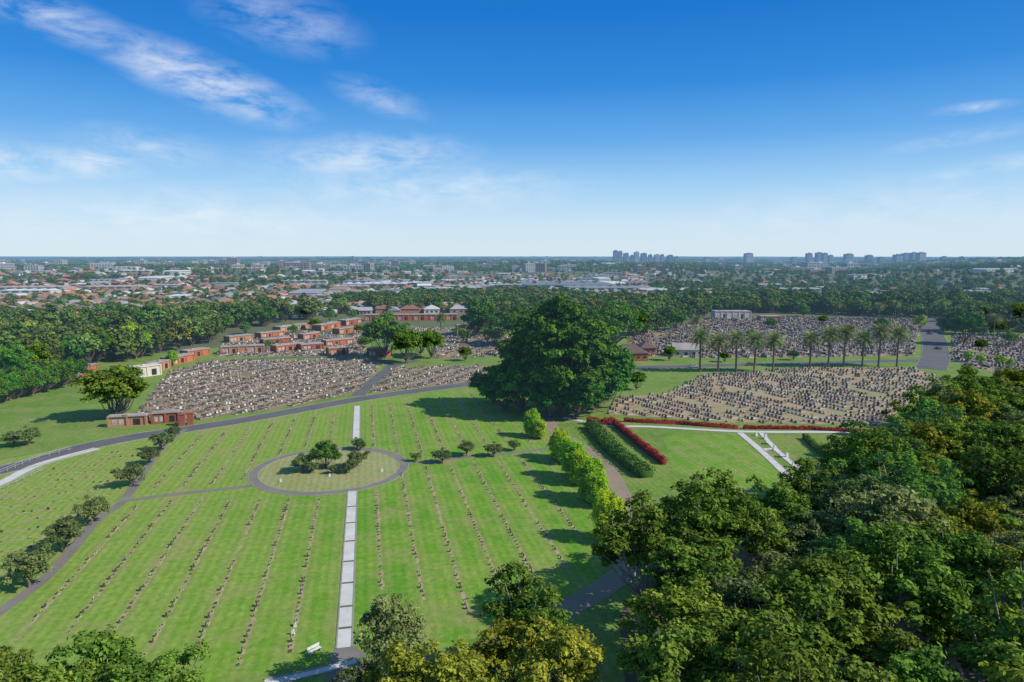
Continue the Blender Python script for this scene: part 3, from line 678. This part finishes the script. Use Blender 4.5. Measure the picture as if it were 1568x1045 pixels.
def asrc(k):
    mb=MB();sx,sy,n=[(30,18,4),(45,20,4),(24,24,6)][k]
    mb.box(0,0,-8,sx,sy,8+n*3.2,2)
    for i in range(n+1): mb.box(0,0,i*3.2-.5,sx+1.2,sy+1.2,1.3,0)
    for j in range(int(sx/6)+1): mb.box(-sx/2+j*6*.98+.5,-sy/2,-4,1,1.6,4+n*3.2,0)
    mb.box(0,0,n*3.2+.8,8,8,3,1)
    return mb.mesh('apartment_kind',[M['shedwall'],M['shedroof'],M['towerg']])
houses=[];sheds=[];apts=[];trees=[];groves=[]
def rand_pol(d0,d1,p=1.):
    i=random.uniform((1/d1)**p,(1/d0)**p)**(1/p);d=1/i;az=random.uniform(-.72,.72);return d*math.sin(az),d*math.cos(az)*1.0,d,az
def wood(x,y): return math.sin(x*.0053+1)*math.cos(y*.0041+.5)+.6*math.sin(x*.012-y*.009)+.4*math.sin(y*.021+x*.004+2)
for _ in range(5600):
    x,y,d,az=rand_pol(600,4600,.9)
    u=784+1045*x/y
    pr=.66 if u<440 else (.38 if u<1000 else .24)
    if random.random()<pr and wood(x,y)>-.7+.5*(u>1000): houses.append((x,y,terr(x,y),round(random.random()*4)*math.pi/2+.35*math.sin(x*.002)+.2,random.uniform(.9,1.2),random.randrange(4)))
for _ in range(480):
    x,y,d,az=rand_pol(800,5000,1.)
    u=784+1045*x/y
    pr=.8 if 430<u<1000 else (.3 if u<430 else .3)
    if random.random()<pr: sheds.append((x,y,terr(x,y)+1,random.choice([.15,.25,1.7,-.1]),random.uniform(.4,.85),random.randrange(4)))
for u,v,k,s in((870,449,1,1.2),(945,451,1,.9),(640,441,0,.8),(575,446,1,.9),(700,445,0,.7),(905,443,0,.9),(840,440,1,.9),(750,447,1,.7),(660,450,1,.6),(610,452,0,.6),(790,447,3,.8)):
    x,y=P(u,v);sheds.append((x,y,terr(x,y)+1.5,.12,s,k))
for _ in range(260):
    x,y,d,az=rand_pol(1800,7000,.8)
    u=784+1045*x/y;pr=.8 if (u<640 or 1180<u<1420) else .35
    if random.random()<pr: apts.append((x,y,terr(x,y)+2,random.choice([.1,.3,1.6,-.2]),random.uniform(.6,1.15),random.randrange(3)))
for u,v,k,s in((455,421,1,1.5),(490,420,1,1.3),(540,421,1,1.3),(345,412,2,1.4),(325,412,2,1.2),(310,413,2,1.2),(358,413,2,1.6),(1240,416,2,1.6),(1300,418,2,1.4),(1255,414,2,1.5),(1220,418,1,1.2)):
    x,y=P(u,v);apts.append((x,y,terr(x,y),.1,s,k))
for _ in range(9500):
    x,y,d,az=rand_pol(640,2800,.9);u=784+1045*x/y
    pr=.6 if u<440 else (.5 if u<1000 else .75)
    wd=wood(x,y)<-.6
    if wd: pr=min(1,pr*1.8)
    big=wd or u>1000
    if random.random()<pr: trees.append((x,y,terr(x,y),random.random()*6.28,random.uniform(.45,.95) if big else random.uniform(.34,.72),tk()))
for _ in range(4800):
    x,y,d,az=rand_pol(2000,14000,.55);u=784+1045*x/y
    pr=.55 if u<1000 else .8
    if random.random()<pr: groves.append((x,y,terr(x,y),random.random()*6.28,random.uniform(.6,1.0)*(1+max(0,d-4000)/9000.),random.randrange(3)))
scatter('distant_houses',[src('house_kind_%d'%i,hsrc(i)) for i in range(4)],houses)
scatter('distant_warehouses',[src('warehouse_kind_%d'%i,bsrc(i)) for i in range(4)],sheds)
scatter('distant_apartments',[src('apartment_kind_%d'%i,asrc(i)) for i in range(3)],apts)
scatter('distant_trees',[src('far_tree_kind_%d'%i,o.data) for i,o in enumerate(lt)],trees)
scatter('distant_woodland',[src('grove_kind_%d'%i,grove(i)) for i in range(3)],groves)
def tower(u,top,w,D=4200.):
    x=(u-784)/1045.*D;h=50+(392-top)/1045.*D;z0=terr(x,D);sx=w/1045.*D;b=MB();s=MB()
    hh=h-z0;b.box(0,0,-10,sx,sx*.8,hh+10)
    n=int(hh/7)
    for i in range(n): s.box(0,0,i*7+2,sx+1.4,sx*.8+1.4,3.2)
    s.box(sx*.1,0,hh,sx*.5,sx*.4,4)
    parts('office_tower',{'glazing':(b,[M['towerg']]),'floor_bands':(s,[M['tower']])},(x,D,z0),.2)
for u,t,w in((941,384,6),(948,385,6),(957,388,7),(966,391,5),(973,386,7),(984,388,8),(994,390,5),(1004,390,7),(1012,390,5),(1024,391,8),(1034,393,6),(1143,388,11),(1235,388,8),(1250,387,9),(1259,388,7),(1295,389,11),(1268,391,6),(1326,391,9),(1370,390,11),(1382,388,10),(1394,387,9),(1405,387,11),(1212,394,7),(1100,395,9),(1080,394,8),(334,396,5),(346,395,5),(358,395,5),(304,396,5),(1345,394,9),(1440,393,8)): tower(u,t,w,4200+random.uniform(-300,300))
# ---------------------------------------------------------------- street furniture, cars
def car(u,v,rz):
    b=MB();g=MB();w=MB()
    b.prism([(-2.2,.35),(-2.25,.75),(-2.1,.95),(-1.3,1.0),(1.0,1.0),(2.0,.85),(2.25,.65),(2.25,.35)],-.88,.88)
    b.prism([(-1.35,1.35),(-1.2,1.45),(.15,1.45),(.3,1.38)],-.7,.7)
    g.prism([(-1.85,1.0),(-1.34,1.37),(.28,1.37),(.95,1.0)],-.76,.76)
    for x in(-1.4,1.4):
        for y in(-.82,.82): w.cyl(x,y,.34,.34,.22,0,12,'y');w.cyl(x,y*1.02,.34,.18,.22,1,8,'y')
    x,y=P(u,v);parts('parked_car',{'body':(b,[M['carpaint']]),'windows':(g,[M['glass']]),'wheels':(w,[M['rubber'],M['metal']])},(x,y,.03),rz)
car(1062,563,.1);car(1150,560,0);car(960,562,.2);car(1424,512,1.6);car(1436,535,1.5)
def rail(pts,name='metal_railing'):
    m=MB()
    for a,b in zip(pts[:-1],pts[1:]):
        a=Vector(a);b=Vector(b);L=(b-a).length;rz=math.atan2((b-a).y,(b-a).x);c=(a+b)/2
        for z in(.55,1.05): m.box(c.x,c.y,z,L,.06,.06,0,rz)
        for i in range(int(L/2.4)+1):
            p=a.lerp(b,i*2.4/L);m.box(p.x,p.y,0,.08,.08,1.12,0,rz)
    add(bpy.data.objects.new(name,m.mesh(name,[M['metal']])))
rail(PL([(-40,742),(0,727),(60,702),(110,690)]));rail(PL([(0,752),(66,722)]))
def bench(u,v,rz):
    s=MB();l=MB()
    for i in range(4): s.box(0,-.22+i*.14,.44,1.9,.11,.05)
    for i in range(3): s.box(0,.3,.58+i*.15,1.9,.05,.12)
    for x in(-.8,.8): l.box(x,0,0,.08,.5,.44);l.box(x,.35,0,.08,.06,1.0)
    x,y=P(u,v);parts('park_bench',{'seat_and_back':(s,[M['white']]),'legs':(l,[M['metal']])},(x,y,0.02),rz,.95)
bench(482,1000,.9);bench(1196,700,1.2);bench(1175,680,1.2);bench(537,712,2)
m=MB();m.box(0,0,0,.9,.5,.25);m.prism([(-.35,.25),(-.35,1.0),(0,1.25),(.35,1.0),(.35,.25)],-.12,.12)
sm=m.mesh('memorial_stone',[M['white']])
for u,v,s in((449,972,.6),(452,960,.5),(1172,672,1.2),(1186,690,1.2),(1205,700,1),(1215,716,1.2),(1158,668,1),(505,730,.6),(430,738,.6),(585,722,.6)): place('memorial_stone',sm,*P(u,v),.3,s)
# ---------------------------------------------------------------- light, sky
az=math.radians(106);el=math.radians(38)
sd=Vector((math.sin(az)*math.cos(el),math.cos(az)*math.cos(el),math.sin(el)))
L=bpy.data.lights.new('sun','SUN');L.energy=5.0;L.angle=math.radians(.5);L.color=(1,.95,.85)
so=bpy.data.objects.new('sun',L);so.rotation_euler=sd.to_track_quat('Z','Y').to_euler();so.location=(60,-60,120);add(so)
w=bpy.data.worlds.new('World');scene.world=w;w.use_nodes=True;nt=w.node_tree;nt.nodes.clear()
sk=nt.nodes.new('ShaderNodeTexSky');sk.sky_type='NISHITA';sk.sun_disc=False;sk.sun_elevation=el;sk.sun_rotation=az
sk.air_density=1.0;sk.dust_density=.2;sk.ozone_density=1.5;sk.altitude=50
tc=nt.nodes.new('ShaderNodeTexCoord').outputs['Generated']
sx=nt.nodes.new('ShaderNodeSeparateXYZ');lk(nt,tc,sx.inputs[0])
def mth(op,a,b=None):
    n=nt.nodes.new('ShaderNodeMath');n.operation=op
    for i,q in enumerate((a,b)):
        if q is None: continue
        if isinstance(q,(int,float)): n.inputs[i].default_value=q
        else: lk(nt,q,n.inputs[i])
    return n.outputs[0]
azn=mth('ARCTAN2',sx.outputs[0],sx.outputs[1]);eln=mth('ARCSINE',sx.outputs[2])
grad=ramp(nt,sx.outputs[2],[(0,(.66,.79,.89)),(.045,(.58,.77,.93)),(.10,(.34,.62,.92)),(.16,(.12,.40,.84)),(.23,(.02,.25,.73)),(.32,(.0,.175,.63)),(.6,(.06,.21,.5)),(1,(.12,.24,.44))])
gs=nt.nodes.new('ShaderNodeVectorMath');gs.operation='SCALE';gs.inputs[3].default_value=1/.13;lk(nt,grad,gs.inputs[0])
skc=mixc(nt,.93,sk.outputs[0],gs.outputs[0])
cv=nt.nodes.new('ShaderNodeCombineXYZ');lk(nt,azn,cv.inputs[0]);lk(nt,eln,cv.inputs[1])
def azel(u,v):
    dx=(u-784)/1045.;dv=(v-522.5)/1045.;x,y,z=dx,CP-dv*SP,-SP-dv*CP;return math.atan2(x,y),math.atan2(z,math.hypot(x,y))
tot=None
for u,v,wu,wv,rt,st in((315,125,150,34,-.30,1.),(380,158,60,24,-.35,.8),(80,25,150,26,-.25,.65),(430,30,120,40,-.15,.45),(20,250,80,25,0,.9),(140,250,70,22,0,.85),(230,225,100,25,-.1,.5),
  (560,240,180,32,.05,.8),(580,150,80,22,-.3,.45),(650,290,280,40,0,.6),(290,335,280,45,0,.55),(1490,165,50,7,.03,.6),(1480,210,100,10,.12,.4),(1520,255,110,12,.12,.55),(1350,320,300,40,.05,.35)):
    a,e=azel(u,v);mp=nt.nodes.new('ShaderNodeMapping');mp.vector_type='TEXTURE'
    mp.inputs['Location'].default_value=(a,e,0);mp.inputs['Rotation'].default_value=(0,0,rt);mp.inputs['Scale'].default_value=(wu/1045.*1.15,wv/1045.*1.25,1)
    lk(nt,cv.outputs[0],mp.inputs[0]);g=nt.nodes.new('ShaderNodeTexGradient');g.gradient_type='QUADRATIC_SPHERE';lk(nt,mp.outputs[0],g.inputs[0])
    s=mth('MULTIPLY',mth('POWER',g.outputs['Fac'],.6),st);tot=s if tot is None else mth('MAXIMUM',tot,s)
mp=nt.nodes.new('ShaderNodeMapping');mp.inputs['Rotation'].default_value=(0,0,.25);mp.inputs['Scale'].default_value=(14,36,1);lk(nt,cv.outputs[0],mp.inputs[0])
n1=nt.nodes.new('ShaderNodeTexNoise');n1.inputs['Scale'].default_value=1.;n1.inputs['Detail'].default_value=6;n1.inputs['Roughness'].default_value=.62;n1.inputs['Distortion'].default_value=.3;lk(nt,mp.outputs[0],n1.inputs['Vector'])
cl=mth('MULTIPLY',tot,maprange(nt,n1.outputs['Fac'],.36,.66))
cl=mth('MINIMUM',mth('MULTIPLY',cl,1.1),.72)
skc=mixc(nt,cl,skc,(6.6,7.0,7.5))
bg=nt.nodes.new('ShaderNodeBackground');bg.inputs[1].default_value=.13;lk(nt,skc,bg.inputs[0])
wo=nt.nodes.new('ShaderNodeOutputWorld');lk(nt,bg.outputs[0],wo.inputs[0])
# ---------------------------------------------------------------- camera
cam=bpy.data.cameras.new('camera');cam.sensor_width=36;cam.lens=24;cam.clip_start=.5;cam.clip_end=120000
co=bpy.data.objects.new('camera',cam);co.location=(0,0,H);co.rotation_euler=(math.pi/2-PITCH,0,0);add(co);scene.camera=co
scene.view_settings.view_transform='Standard';scene.view_settings.look='None';scene.view_settings.exposure=0
print('trees',len(pts),'graves',len(gp),'plaques',len(pl),'belt',len(belt),len(houses),len(trees),len(groves))
